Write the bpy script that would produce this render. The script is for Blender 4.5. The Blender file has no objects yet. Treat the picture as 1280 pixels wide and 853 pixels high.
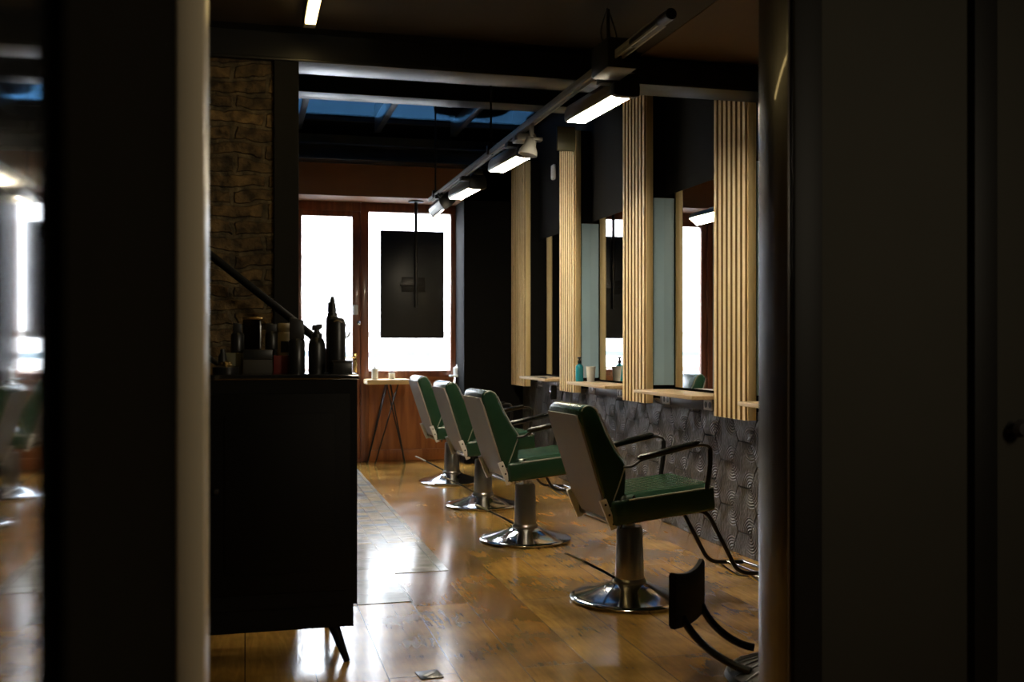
import bpy, bmesh, math, random
from mathutils import Vector, Matrix
random.seed(7)
C = bpy.context.scene.collection
PI = math.pi

# ---------------------------------------------------------------- materials
def new_mat(name):
    m = bpy.data.materials.new(name); m.use_nodes = True
    nt = m.node_tree
    for n in list(nt.nodes): nt.nodes.remove(n)
    out = nt.nodes.new('ShaderNodeOutputMaterial')
    return m, nt, out
def N(nt, t, **kw):
    n = nt.nodes.new(t)
    for k, v in kw.items():
        if k in n.inputs.keys(): n.inputs[k].default_value = v
        else: setattr(n, k, v)
    return n
def L(nt, a, b): nt.links.new(a, b)
def rgb(c): return (c[0], c[1], c[2], 1)

def simple(name, col, rough=.5, metal=0, noise=.15, nscale=12, bump=0.0, bscale=60, coat=0, spec=.5, stretch=None):
    m, nt, out = new_mat(name)
    b = N(nt, 'ShaderNodeBsdfPrincipled', Roughness=rough, Metallic=metal)
    b.inputs['Specular IOR Level'].default_value = spec
    b.inputs['Coat Weight'].default_value = coat
    tc = N(nt, 'ShaderNodeTexCoord')
    mp = N(nt, 'ShaderNodeMapping')
    if stretch: mp.inputs['Scale'].default_value = stretch
    L(nt, tc.outputs['Object'], mp.inputs['Vector'])
    no = N(nt, 'ShaderNodeTexNoise', Scale=nscale, Detail=4.0)
    L(nt, mp.outputs['Vector'], no.inputs['Vector'])
    mx = N(nt, 'ShaderNodeMix', data_type='RGBA')
    mx.inputs[6].default_value = rgb([c*(1-noise) for c in col]); mx.inputs[7].default_value = rgb([min(1, c*(1+noise)) for c in col])
    L(nt, no.outputs['Fac'], mx.inputs[0]); L(nt, mx.outputs[2], b.inputs['Base Color'])
    if bump:
        n2 = N(nt, 'ShaderNodeTexNoise', Scale=bscale, Detail=3.0)
        L(nt, mp.outputs['Vector'], n2.inputs['Vector'])
        bp = N(nt, 'ShaderNodeBump', Strength=bump, Distance=.01)
        L(nt, n2.outputs['Fac'], bp.inputs['Height']); L(nt, bp.outputs['Normal'], b.inputs['Normal'])
    L(nt, b.outputs[0], out.inputs[0])
    return m

def wood(name, c1, c2, rough=.5, axis='Z', scale=1.0, coat=0, knots=False):
    m, nt, out = new_mat(name)
    b = N(nt, 'ShaderNodeBsdfPrincipled', Roughness=rough); b.inputs['Coat Weight'].default_value = coat
    tc = N(nt, 'ShaderNodeTexCoord'); mp = N(nt, 'ShaderNodeMapping')
    s = [14*scale]*3; s['XYZ'.index(axis)] = .9*scale
    mp.inputs['Scale'].default_value = s
    L(nt, tc.outputs['Object'], mp.inputs['Vector'])
    no = N(nt, 'ShaderNodeTexNoise', Scale=2.2, Detail=6.0, Distortion=.8)
    L(nt, mp.outputs['Vector'], no.inputs['Vector'])
    cr = N(nt, 'ShaderNodeValToRGB'); cr.color_ramp.elements[0].color = rgb(c1); cr.color_ramp.elements[0].position = .35
    cr.color_ramp.elements[1].color = rgb(c2); cr.color_ramp.elements[1].position = .65
    L(nt, no.outputs['Fac'], cr.inputs[0])
    last = cr.outputs[0]
    if knots:
        m2 = N(nt, 'ShaderNodeMapping'); s2 = [9*scale]*3; s2['XYZ'.index(axis)] = 3*scale; m2.inputs['Scale'].default_value = s2
        L(nt, tc.outputs['Object'], m2.inputs['Vector'])
        vo = N(nt, 'ShaderNodeTexVoronoi', Scale=1.0); L(nt, m2.outputs['Vector'], vo.inputs['Vector'])
        k = N(nt, 'ShaderNodeMapRange'); k.inputs[1].default_value = .05; k.inputs[2].default_value = .16
        L(nt, vo.outputs['Distance'], k.inputs[0])
        mx = N(nt, 'ShaderNodeMix', data_type='RGBA'); mx.inputs[6].default_value = rgb([c*.3 for c in c1])
        L(nt, k.outputs[0], mx.inputs[0]); L(nt, last, mx.inputs[7]); last = mx.outputs[2]
    L(nt, last, b.inputs['Base Color'])
    bp = N(nt, 'ShaderNodeBump', Strength=.15, Distance=.004); L(nt, no.outputs['Fac'], bp.inputs['Height']); L(nt, bp.outputs[0], b.inputs['Normal'])
    L(nt, b.outputs[0], out.inputs[0])
    return m

def emis(name, col, st):
    m, nt, out = new_mat(name)
    e = N(nt, 'ShaderNodeEmission', Strength=st); e.inputs[0].default_value = rgb(col)
    L(nt, e.outputs[0], out.inputs[0]); return m

def glass(name, tint, ior=1.45, rough=.0):
    m, nt, out = new_mat(name)
    t = N(nt, 'ShaderNodeBsdfTransparent'); t.inputs[0].default_value = rgb(tint)
    g = N(nt, 'ShaderNodeBsdfGlossy', Roughness=rough)
    lw = N(nt, 'ShaderNodeLayerWeight', Blend=.5)
    pw = N(nt, 'ShaderNodeMath', operation='POWER'); pw.inputs[1].default_value = 5.0; L(nt, lw.outputs['Facing'], pw.inputs[0])
    ma = N(nt, 'ShaderNodeMath', operation='MULTIPLY_ADD'); ma.inputs[1].default_value = .9; ma.inputs[2].default_value = .02*ior; L(nt, pw.outputs[0], ma.inputs[0])
    mx = N(nt, 'ShaderNodeMixShader')
    L(nt, ma.outputs[0], mx.inputs[0]); L(nt, t.outputs[0], mx.inputs[1]); L(nt, g.outputs[0], mx.inputs[2])
    L(nt, mx.outputs[0], out.inputs[0]); return m

def floor_wood():
    m, nt, out = new_mat('varnished_floorboards')
    b = N(nt, 'ShaderNodeBsdfPrincipled')
    tc = N(nt, 'ShaderNodeTexCoord'); mp = N(nt, 'ShaderNodeMapping')
    mp.inputs['Rotation'].default_value = (0, 0, PI/2)
    L(nt, tc.outputs['Object'], mp.inputs['Vector'])
    br = N(nt, 'ShaderNodeTexBrick', Scale=1.0)
    br.inputs['Color1'].default_value = (.12, .12, .12, 1); br.inputs['Color2'].default_value = (.9, .9, .9, 1)
    br.inputs['Mortar'].default_value = (.5, .5, .5, 1)
    br.inputs['Mortar Size'].default_value = .0022; br.inputs['Mortar Smooth'].default_value = .3
    br.inputs['Brick Width'].default_value = 1.7; br.inputs['Row Height'].default_value = .27; br.offset = .37
    L(nt, mp.outputs['Vector'], br.inputs['Vector'])
    cr = N(nt, 'ShaderNodeValToRGB')
    e = cr.color_ramp.elements; e[0].color = (.30, .135, .028, 1); e[0].position = .05; e[1].color = (.62, .36, .085, 1); e[1].position = .95
    x = e.new(.35); x.color = (.52, .27, .05, 1)
    x = e.new(.6); x.color = (.56, .29, .058, 1)
    L(nt, br.outputs['Color'], cr.inputs[0])
    # grain
    m2 = N(nt, 'ShaderNodeMapping'); m2.inputs['Scale'].default_value = (16, 1.6, 1); L(nt, tc.outputs['Object'], m2.inputs['Vector'])
    no = N(nt, 'ShaderNodeTexNoise', Scale=1.5, Detail=8.0, Distortion=1.8); L(nt, m2.outputs['Vector'], no.inputs['Vector'])
    g = N(nt, 'ShaderNodeMapRange'); g.inputs[1].default_value = .3; g.inputs[2].default_value = .7; g.inputs[3].default_value = .75; g.inputs[4].default_value = 1.15
    L(nt, no.outputs['Fac'], g.inputs[0])
    mul = N(nt, 'ShaderNodeMix', data_type='RGBA', blend_type='MULTIPLY'); mul.inputs[0].default_value = 1
    L(nt, cr.outputs[0], mul.inputs[6]); L(nt, g.outputs[0], mul.inputs[7])
    # big stains
    n3 = N(nt, 'ShaderNodeTexNoise', Scale=2.2, Detail=5.0); L(nt, tc.outputs['Object'], n3.inputs['Vector'])
    g3 = N(nt, 'ShaderNodeMapRange'); g3.inputs[1].default_value = .35; g3.inputs[2].default_value = .68; g3.inputs[3].default_value = .42; g3.inputs[4].default_value = 1.15
    L(nt, n3.outputs['Fac'], g3.inputs[0])
    mul2 = N(nt, 'ShaderNodeMix', data_type='RGBA', blend_type='MULTIPLY'); mul2.inputs[0].default_value = 1
    L(nt, mul.outputs[2], mul2.inputs[6]); L(nt, g3.outputs[0], mul2.inputs[7])
    # knots
    mk = N(nt, 'ShaderNodeMapping'); mk.inputs['Scale'].default_value = (3.0, 2.0, 1); L(nt, tc.outputs['Object'], mk.inputs['Vector'])
    nd = N(nt, 'ShaderNodeTexNoise', Scale=4.0, Detail=0.0); L(nt, tc.outputs['Object'], nd.inputs['Vector'])
    ad = N(nt, 'ShaderNodeMix', data_type='VECTOR'); ad.inputs[0].default_value = .06
    L(nt, mk.outputs[0], ad.inputs[4]); L(nt, nd.outputs['Color'], ad.inputs[5])
    vo = N(nt, 'ShaderNodeTexVoronoi', Scale=1.0); L(nt, ad.outputs[1], vo.inputs['Vector'])
    k = N(nt, 'ShaderNodeMapRange'); k.inputs[1].default_value = .025; k.inputs[2].default_value = .085
    L(nt, vo.outputs['Distance'], k.inputs[0])
    mk2 = N(nt, 'ShaderNodeMix', data_type='RGBA'); mk2.inputs[6].default_value = (.035, .016, .006, 1)
    L(nt, k.outputs[0], mk2.inputs[0]); L(nt, mul2.outputs[2], mk2.inputs[7])
    # seams
    sm = N(nt, 'ShaderNodeMix', data_type='RGBA'); sm.inputs[7].default_value = (.02, .01, .005, 1)
    L(nt, br.outputs['Fac'], sm.inputs[0]); L(nt, mk2.outputs[2], sm.inputs[6])
    L(nt, sm.outputs[2], b.inputs['Base Color'])
    # roughness
    nr = N(nt, 'ShaderNodeTexNoise', Scale=2.5, Detail=3.0); L(nt, tc.outputs['Object'], nr.inputs['Vector'])
    rr = N(nt, 'ShaderNodeMapRange'); rr.inputs[1].default_value = .3; rr.inputs[2].default_value = .7; rr.inputs[3].default_value = .14; rr.inputs[4].default_value = .24
    L(nt, nr.outputs['Fac'], rr.inputs[0]); L(nt, rr.outputs[0], b.inputs['Roughness'])
    b.inputs['Specular IOR Level'].default_value = .7; b.inputs['Coat Weight'].default_value = .35; b.inputs['Coat Roughness'].default_value = .12
    # bump
    bn = N(nt, 'ShaderNodeTexNoise', Scale=22.0, Detail=3.0, Distortion=1.0)
    mb = N(nt, 'ShaderNodeMapping'); mb.inputs['Scale'].default_value = (1, .35, 1); L(nt, tc.outputs['Object'], mb.inputs['Vector']); L(nt, mb.outputs[0], bn.inputs['Vector'])
    sub = N(nt, 'ShaderNodeMath', operation='SUBTRACT'); L(nt, bn.outputs['Fac'], sub.inputs[0])
    mm = N(nt, 'ShaderNodeMath', operation='MULTIPLY'); mm.inputs[1].default_value = 1.5; L(nt, br.outputs['Fac'], mm.inputs[0]); L(nt, mm.outputs[0], sub.inputs[1])
    bp = N(nt, 'ShaderNodeBump', Strength=.2, Distance=.005); L(nt, sub.outputs[0], bp.inputs['Height']); L(nt, bp.outputs[0], b.inputs['Normal'])
    L(nt, b.outputs[0], out.inputs[0]); return m

def floor_tile_mat(name, w, h, c1, c2, offset=0, rough=.22):
    m, nt, out = new_mat(name)
    b = N(nt, 'ShaderNodeBsdfPrincipled', Roughness=rough)
    tc = N(nt, 'ShaderNodeTexCoord')
    br = N(nt, 'ShaderNodeTexBrick', Scale=1.0)
    br.inputs['Color1'].default_value = rgb(c1); br.inputs['Color2'].default_value = rgb(c2); br.inputs['Mortar'].default_value = (.12, .11, .10, 1)
    br.inputs['Mortar Size'].default_value = .0025; br.inputs['Brick Width'].default_value = w; br.inputs['Row Height'].default_value = h; br.offset = offset
    L(nt, tc.outputs['Object'], br.inputs['Vector'])
    no = N(nt, 'ShaderNodeTexNoise', Scale=9.0, Detail=6.0); L(nt, tc.outputs['Object'], no.inputs['Vector'])
    g = N(nt, 'ShaderNodeMapRange'); g.inputs[1].default_value = .3; g.inputs[2].default_value = .7; g.inputs[3].default_value = .6; g.inputs[4].default_value = 1.2
    L(nt, no.outputs['Fac'], g.inputs[0])
    mul = N(nt, 'ShaderNodeMix', data_type='RGBA', blend_type='MULTIPLY'); mul.inputs[0].default_value = 1
    L(nt, br.outputs['Color'], mul.inputs[6]); L(nt, g.outputs[0], mul.inputs[7]); L(nt, mul.outputs[2], b.inputs['Base Color'])
    s = N(nt, 'ShaderNodeMath', operation='SUBTRACT'); L(nt, no.outputs['Fac'], s.inputs[0]); L(nt, br.outputs['Fac'], s.inputs[1])
    bp = N(nt, 'ShaderNodeBump', Strength=.16, Distance=.004); L(nt, s.outputs[0], bp.inputs['Height']); L(nt, bp.outputs[0], b.inputs['Normal'])
    L(nt, b.outputs[0], out.inputs[0]); return m

def brick_mat():
    m, nt, out = new_mat('rough_old_brick')
    b = N(nt, 'ShaderNodeBsdfPrincipled', Roughness=.85)
    tc = N(nt, 'ShaderNodeTexCoord'); mp = N(nt, 'ShaderNodeMapping'); mp.inputs['Rotation'].default_value = (-PI/2, 0, 0)
    L(nt, tc.outputs['Object'], mp.inputs['Vector'])
    nd = N(nt, 'ShaderNodeTexNoise', Scale=6.0, Detail=4.0); L(nt, tc.outputs['Object'], nd.inputs['Vector'])
    ad = N(nt, 'ShaderNodeMix', data_type='VECTOR'); ad.inputs[0].default_value = .09
    L(nt, mp.outputs[0], ad.inputs[4]); L(nt, nd.outputs['Color'], ad.inputs[5])
    br = N(nt, 'ShaderNodeTexBrick', Scale=1.0); L(nt, ad.outputs[1], br.inputs['Vector'])
    br.inputs['Color1'].default_value = (.15, .095, .038, 1); br.inputs['Color2'].default_value = (.07, .046, .02, 1); br.inputs['Mortar'].default_value = (.10, .075, .04, 1)
    br.inputs['Mortar Size'].default_value = .012; br.inputs['Mortar Smooth'].default_value = .4; br.inputs['Brick Width'].default_value = .26; br.inputs['Row Height'].default_value = .068
    n2 = N(nt, 'ShaderNodeTexNoise', Scale=18.0, Detail=8.0); L(nt, tc.outputs['Object'], n2.inputs['Vector'])
    g = N(nt, 'ShaderNodeMapRange'); g.inputs[1].default_value = .35; g.inputs[2].default_value = .65; g.inputs[3].default_value = .35; g.inputs[4].default_value = 1.5
    L(nt, n2.outputs['Fac'], g.inputs[0])
    mul = N(nt, 'ShaderNodeMix', data_type='RGBA', blend_type='MULTIPLY'); mul.inputs[0].default_value = 1
    L(nt, br.outputs['Color'], mul.inputs[6]); L(nt, g.outputs[0], mul.inputs[7]); L(nt, mul.outputs[2], b.inputs['Base Color'])
    s = N(nt, 'ShaderNodeMath', operation='SUBTRACT'); L(nt, n2.outputs['Fac'], s.inputs[0]); L(nt, br.outputs['Fac'], s.inputs[1])
    bp = N(nt, 'ShaderNodeBump', Strength=1.0, Distance=.03); L(nt, s.outputs[0], bp.inputs['Height']); L(nt, bp.outputs[0], b.inputs['Normal'])
    L(nt, b.outputs[0], out.inputs[0]); return m

def hex_tile_mat(R):
    m, nt, out = new_mat('embossed_hexagon_tile')
    b = N(nt, 'ShaderNodeBsdfPrincipled', Roughness=.38)
    b.inputs['Specular IOR Level'].default_value = .6
    uv = N(nt, 'ShaderNodeUVMap'); uv.uv_map = 'tile'
    tc = N(nt, 'ShaderNodeTexCoord')
    nz = N(nt, 'ShaderNodeTexNoise', Scale=14.0, Detail=2.0); L(nt, tc.outputs['Object'], nz.inputs['Vector'])
    sm = N(nt, 'ShaderNodeMix', data_type='VECTOR'); sm.inputs[0].default_value = .012
    L(nt, uv.outputs[0], sm.inputs[4]); L(nt, nz.outputs['Color'], sm.inputs[5])
    hs = None
    for k in range(0, 6, 2):                     # rings around alternate corners of each tile
        a = k*PI/3
        d = N(nt, 'ShaderNodeVectorMath', operation='DISTANCE'); d.inputs[1].default_value = (R*math.cos(a)*.97, R*math.sin(a)*.97, 0)
        L(nt, sm.outputs[1], d.inputs[0])
        if hs is None: hs = d.outputs['Value']
        else:
            mn = N(nt, 'ShaderNodeMath', operation='MINIMUM'); L(nt, hs, mn.inputs[0]); L(nt, d.outputs['Value'], mn.inputs[1]); hs = mn.outputs[0]
    mu = N(nt, 'ShaderNodeMath', operation='MULTIPLY'); mu.inputs[1].default_value = 2*PI/.0175; L(nt, hs, mu.inputs[0])
    si = N(nt, 'ShaderNodeMath', operation='SINE'); L(nt, mu.outputs[0], si.inputs[0])
    mk = N(nt, 'ShaderNodeMapRange'); mk.inputs[1].default_value = .095; mk.inputs[2].default_value = .115; mk.inputs[3].default_value = 1; mk.inputs[4].default_value = 0
    L(nt, hs, mk.inputs[0])
    mm = N(nt, 'ShaderNodeMath', operation='MULTIPLY'); L(nt, si.outputs[0], mm.inputs[0]); L(nt, mk.outputs[0], mm.inputs[1])
    n2 = N(nt, 'ShaderNodeTexVoronoi', Scale=45.0, feature='SMOOTH_F1'); L(nt, tc.outputs['Object'], n2.inputs['Vector'])
    inv = N(nt, 'ShaderNodeMath', operation='SUBTRACT'); inv.inputs[0].default_value = 1.0; L(nt, mk.outputs[0], inv.inputs[1])
    m3 = N(nt, 'ShaderNodeMath', operation='MULTIPLY'); L(nt, n2.outputs['Distance'], m3.inputs[0]); L(nt, inv.outputs[0], m3.inputs[1])
    ad = N(nt, 'ShaderNodeMath', operation='ADD'); L(nt, mm.outputs[0], ad.inputs[0]); L(nt, m3.outputs[0], ad.inputs[1])
    bp = N(nt, 'ShaderNodeBump', Strength=.9, Distance=.0055); L(nt, ad.outputs[0], bp.inputs['Height']); L(nt, bp.outputs[0], b.inputs['Normal'])
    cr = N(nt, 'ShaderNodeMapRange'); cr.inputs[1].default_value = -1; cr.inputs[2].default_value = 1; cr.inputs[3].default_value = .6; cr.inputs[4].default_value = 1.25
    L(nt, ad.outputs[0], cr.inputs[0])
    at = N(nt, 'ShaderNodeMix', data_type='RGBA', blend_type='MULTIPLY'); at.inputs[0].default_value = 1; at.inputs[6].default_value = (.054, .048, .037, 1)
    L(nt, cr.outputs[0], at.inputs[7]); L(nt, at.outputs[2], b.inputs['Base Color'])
    L(nt, b.outputs[0], out.inputs[0]); return m

def facade_mat():
    m, nt, out = new_mat('sunlit_pale_render')
    b = N(nt, 'ShaderNodeBsdfPrincipled', Roughness=.9)
    tc = N(nt, 'ShaderNodeTexCoord'); sx = N(nt, 'ShaderNodeSeparateXYZ'); L(nt, tc.outputs['Object'], sx.inputs[0])
    no = N(nt, 'ShaderNodeTexNoise', Scale=1.4, Detail=5.0); L(nt, tc.outputs['Object'], no.inputs['Vector'])
    ml = N(nt, 'ShaderNodeMath', operation='MULTIPLY_ADD'); ml.inputs[1].default_value = .12; L(nt, no.outputs['Fac'], ml.inputs[0])
    L(nt, sx.outputs['Z'], ml.inputs[2])
    mr = N(nt, 'ShaderNodeMapRange'); mr.inputs[1].default_value = 0; mr.inputs[2].default_value = 3.2; L(nt, ml.outputs[0], mr.inputs[0])
    cr = N(nt, 'ShaderNodeValToRGB'); cr.color_ramp.interpolation = 'CONSTANT'
    cols = [(0, (.12, .11, .10)), (.07, (.8, .8, .8)), (.15, (.16, .08, .06)), (.19, (.8, .8, .8)), (.26, (.17, .12, .09)), (.29, (.82, .82, .82)), (.35, (.10, .14, .16)), (.38, (.85, .85, .85)), (.46, (.18, .17, .15)), (.49, (.86, .86, .86)), (.6, (.8, .82, .84))]
    e = cr.color_ramp.elements
    e[0].position = 0; e[0].color = rgb(cols[0][1]); e[1].position = cols[1][0]; e[1].color = rgb(cols[1][1])
    for p, c in cols[2:]:
        x = e.new(p); x.color = rgb(c)
    L(nt, mr.outputs[0], cr.inputs[0]); L(nt, cr.outputs[0], b.inputs['Base Color'])
    L(nt, b.outputs[0], out.inputs[0]); return m

M = {}
M['floor'] = floor_wood()
M['tile_small'] = floor_tile_mat('worn_patterned_floor_tile', .1, .1, (.55, .46, .30), (.34, .36, .38), rough=.2)
M['tile_big'] = floor_tile_mat('pale_stone_floor_tile', .27, .30, (.45, .44, .42), (.36, .36, .36), rough=.15)
M['brick'] = brick_mat()
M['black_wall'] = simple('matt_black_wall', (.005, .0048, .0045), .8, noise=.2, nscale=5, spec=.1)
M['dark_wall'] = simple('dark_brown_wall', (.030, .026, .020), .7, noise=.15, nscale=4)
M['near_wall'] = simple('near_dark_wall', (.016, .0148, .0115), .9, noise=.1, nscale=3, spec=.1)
M['ceiling'] = simple('dark_umber_ceiling', (.035, .026, .016), .75, noise=.12, nscale=2)
M['ceiling_brown'] = simple('tan_ceiling_panel', (.13, .078, .032), .7, noise=.1, nscale=2)
M['steel'] = simple('painted_black_steel', (.014, .0138, .0135), .33, noise=.3, nscale=10, bump=.05, bscale=25, stretch=(1, .3, .3))
M['post'] = simple('black_post_paint', (.009, .0085, .007), .75, spec=.2)
M['soffit'] = simple('rust_brown_plaster', (.26, .115, .042), .6, noise=.15, nscale=4)
M['frame'] = wood('reddish_brown_joinery', (.15, .045, .02), (.26, .085, .036), .35, 'Z', coat=.3)
M['panelwood'] = wood('warm_brown_panelling', (.24, .075, .022), (.42, .15, .045), .35, 'Z', scale=.5, coat=.2)
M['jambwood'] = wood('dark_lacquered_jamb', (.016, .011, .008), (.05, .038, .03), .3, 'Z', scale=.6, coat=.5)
M['pine'] = wood('pale_pine', (.76, .56, .25), (.90, .72, .40), .55, 'Z', knots=True)
M['pine_shelf'] = wood('pale_shelf_ply', (.5, .36, .2), (.62, .46, .28), .5, 'Y')
M['table_wood'] = wood('light_oak_top', (.62, .40, .16), (.78, .55, .26), .5, 'X')
M['jamb'] = simple('greige_jamb_paint', (.34, .29, .21), .3, noise=.06, nscale=3)
M['gloss_black'] = simple('gloss_black_panel', (.01, .01, .01), .06, noise=.1, spec=.9, coat=1.0)
M['mirror'] = simple('silver_mirror', (.86, .88, .88), .01, metal=1, noise=.0)
M['blue_reflection'] = simple('painted_blue_reflection', (.52, .76, .95), .35, noise=.1, nscale=3)
M['tile_hex'] = hex_tile_mat(.28/math.sqrt(3))
M['chrome'] = simple('polished_chrome', (.72, .72, .74), .12, metal=1, noise=.05)
M['chrome_dull'] = simple('brushed_chrome', (.5, .49, .47), .28, metal=1, noise=.1)
M['dark_metal'] = simple('blackened_metal', (.03, .028, .026), .35, metal=.6, noise=.2)
M['leather'] = simple('bottle_green_leather', (.018, .055, .031), .24, noise=.25, nscale=6, bump=.12, bscale=70, coat=.15)
M['shell'] = simple('grey_back_shell', (.27, .25, .22), .5, noise=.1, nscale=4, bump=.05)
M['piping'] = simple('pale_piping', (.30, .32, .26), .35)
M['black_plastic'] = simple('black_plastic', (.012, .012, .012), .35)
M['armpad'] = simple('dark_arm_pad', (.008, .009, .008), .25, bump=.05)
M['cabinet'] = simple('black_cabinet_paint', (.0028, .0025, .002), .6, noise=.1, spec=.12)
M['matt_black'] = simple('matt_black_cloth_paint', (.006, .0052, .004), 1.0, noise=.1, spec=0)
M['alu'] = simple('grey_aluminium', (.42, .41, .38), .38, metal=.6, noise=.08)
M['alu_bright'] = simple('bright_aluminium', (.8, .78, .74), .35, metal=.2, noise=.05)
M['pine_shade'] = wood('slat_side_painted_shade', (.22, .12, .04), (.34, .20, .07), .7, 'Z')  # darker pine for slat sides, shade of the gaps put into the colour
M['lampgrey'] = simple('grey_lamp_housing', (.22, .21, .18), .35, metal=.3, noise=.05)
M['white_plastic'] = simple('white_plastic', (.75, .75, .72), .4, noise=.03)
M['white_wall'] = simple('white_painted_wall', (.92, .93, .94), .6, noise=.05)
M['tv'] = simple('screen_casing', (.012, .012, .012), .4)
M['brass'] = simple('brass', (.65, .45, .18), .25, metal=1)
M['teal'] = simple('teal_liquid', (.02, .28, .36), .2)
M['clearish'] = glass('clear_plastic', (.85, .9, .9))
M['glass'] = glass('window_glass', (.97, .98, 1.0))
M['skyglass'] = glass('blue_tinted_skylight_glass', (.065, .115, .165), ior=1.10)
M['smoked'] = glass('smoked_glass', (.25, .26, .25))
M['cream'] = simple('cream_plastic', (.42, .36, .25), .45)
M['red'] = simple('dark_red_card', (.12, .012, .01), .5)
M['olive'] = simple('olive_card', (.10, .095, .05), .5)
M['lamp'] = emis('lamp_diffuser_glow', (1, .86, .62), 110)
M['strip'] = emis('warm_strip_glow', (1, .72, .28), 9)
M['facade'] = facade_mat()
M['asphalt'] = simple('street_paving', (.45, .44, .43), .85, noise=.1)
M['concrete'] = simple('grey_masonry', (.35, .34, .33), .9)

# ---------------------------------------------------------------- geometry helpers
class MB:
    def __init__(s): s.bm = bmesh.new()
    def _xf(s, vs, mat):
        if mat is not None: bmesh.ops.transform(s.bm, matrix=mat, verts=vs)
    def box(s, x0, x1, y0, y1, z0, z1, bev=0, mat=None, seg=2):
        r = bmesh.ops.create_cube(s.bm, size=1)['verts']
        for v in r: v.co = Vector(((x0+x1)/2+v.co.x*(x1-x0), (y0+y1)/2+v.co.y*(y1-y0), (z0+z1)/2+v.co.z*(z1-z0)))
        if bev:
            es = list({e for v in r for e in v.link_edges})
            o = bmesh.ops.bevel(s.bm, geom=es, offset=bev, segments=seg, profile=.5, affect='EDGES')
            r = list({v for f in o['faces'] for v in f.verts} | {v for v in r if v.is_valid})
        s._xf(r, mat); return s
    def lathe(s, prof, seg=32, center=(0, 0, 0), mat=None):
        rings = []; allv = []
        for (r, z) in prof:
            if r < 1e-5: rg = [s.bm.verts.new((center[0], center[1], center[2]+z))]
            else: rg = [s.bm.verts.new((center[0]+r*math.cos(2*PI*i/seg), center[1]+r*math.sin(2*PI*i/seg), center[2]+z)) for i in range(seg)]
            rings.append(rg); allv += rg
        for a, b in zip(rings, rings[1:]):
            for i in range(seg):
                j = (i+1) % seg
                if len(a) == 1 and len(b) == 1: continue
                if len(a) == 1: s.bm.faces.new((a[0], b[j], b[i]))
                elif len(b) == 1: s.bm.faces.new((a[i], a[j], b[0]))
                else: s.bm.faces.new((a[i], a[j], b[j], b[i]))
        if len(rings[0]) > 1: s.bm.faces.new(rings[0][::-1])
        if len(rings[-1]) > 1: s.bm.faces.new(rings[-1])
        s._xf(allv, mat); return s
    def tube(s, pts, r, seg=10, closed=False, sy=1.0, mat=None):
        pts = [Vector(p) for p in pts]; n = len(pts); rings = []; allv = []
        rr = r if isinstance(r, (list, tuple)) else [r]*n
        t0 = (pts[1]-pts[0]).normalized()
        up = Vector((0, 0, 1)) if abs(t0.z) < .9 else Vector((0, 1, 0))
        u = t0.cross(up).normalized()
        for i in range(n):
            if closed: t = (pts[(i+1) % n]-pts[i-1]).normalized()
            else: t = (pts[min(i+1, n-1)]-pts[max(i-1, 0)]).normalized()
            u = (u-t*u.dot(t)).normalized(); w = t.cross(u)
            rg = [s.bm.verts.new(pts[i]+u*math.cos(2*PI*k/seg)*rr[i]+w*math.sin(2*PI*k/seg)*rr[i]*sy) for k in range(seg)]
            rings.append(rg); allv += rg
        m = n if closed else n-1
        for i in range(m):
            a, b = rings[i], rings[(i+1) % n]
            for k in range(seg): s.bm.faces.new((a[k], a[(k+1) % seg], b[(k+1) % seg], b[k]))
        if not closed: s.bm.faces.new(rings[0][::-1]); s.bm.faces.new(rings[-1])
        s._xf(allv, mat); return s
    def prism(s, poly, y0, y1, bev=0, axis='Y', seg=3, mat=None):
        # poly in (x,z), extruded along Y (or other axis: 'X' -> poly (y,z); 'Z' -> poly (x,y))
        def mk(a, b, t):
            return {'Y': (a, t, b), 'X': (t, a, b), 'Z': (a, b, t)}[axis]
        A = [s.bm.verts.new(mk(a, b, y0)) for a, b in poly]; B = [s.bm.verts.new(mk(a, b, y1)) for a, b in poly]
        n = len(poly)
        fs = [s.bm.faces.new(A[::-1]), s.bm.faces.new(B)]
        for i in range(n): fs.append(s.bm.faces.new((A[i], A[(i+1) % n], B[(i+1) % n], B[i])))
        vs = A+B
        bmesh.ops.recalc_face_normals(s.bm, faces=fs)
        if bev:
            es = list({e for f in fs for e in f.edges})
            o = bmesh.ops.bevel(s.bm, geom=es, offset=bev, segments=seg, profile=.5, affect='EDGES')
            vs = list({v for f in o['faces'] for v in f.verts} | {v for v in vs if v.is_valid})
        s._xf(vs, mat); return s
    def build(s, name, mat, parent=None, smooth=True, angle=40):
        bmesh.ops.recalc_face_normals(s.bm, faces=s.bm.faces)
        me = bpy.data.meshes.new(name); s.bm.to_mesh(me); s.bm.free()
        me.materials.append(M[mat] if isinstance(mat, str) else mat)
        if smooth:
            me.shade_smooth() if hasattr(me, 'shade_smooth') else None
            try: me.set_sharp_from_angle(angle=math.radians(angle))
            except Exception: pass
        o = bpy.data.objects.new(name, me); C.objects.link(o)
        if parent: o.parent = parent
        return o

def smooth_path(pts, rad=.04, seg=6):
    """polyline with rounded corners"""
    P = [Vector(p) for p in pts]; out = [P[0]]
    for i in range(1, len(P)-1):
        a = (P[i-1]-P[i]); b = (P[i+1]-P[i]); r = min(rad, a.length*.45, b.length*.45)
        p0 = P[i]+a.normalized()*r; p1 = P[i]+b.normalized()*r
        for k in range(seg+1):
            t = k/seg; out.append(p0*(1-t)**2+P[i]*2*t*(1-t)+p1*t*t)
    out.append(P[-1]); return out

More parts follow.
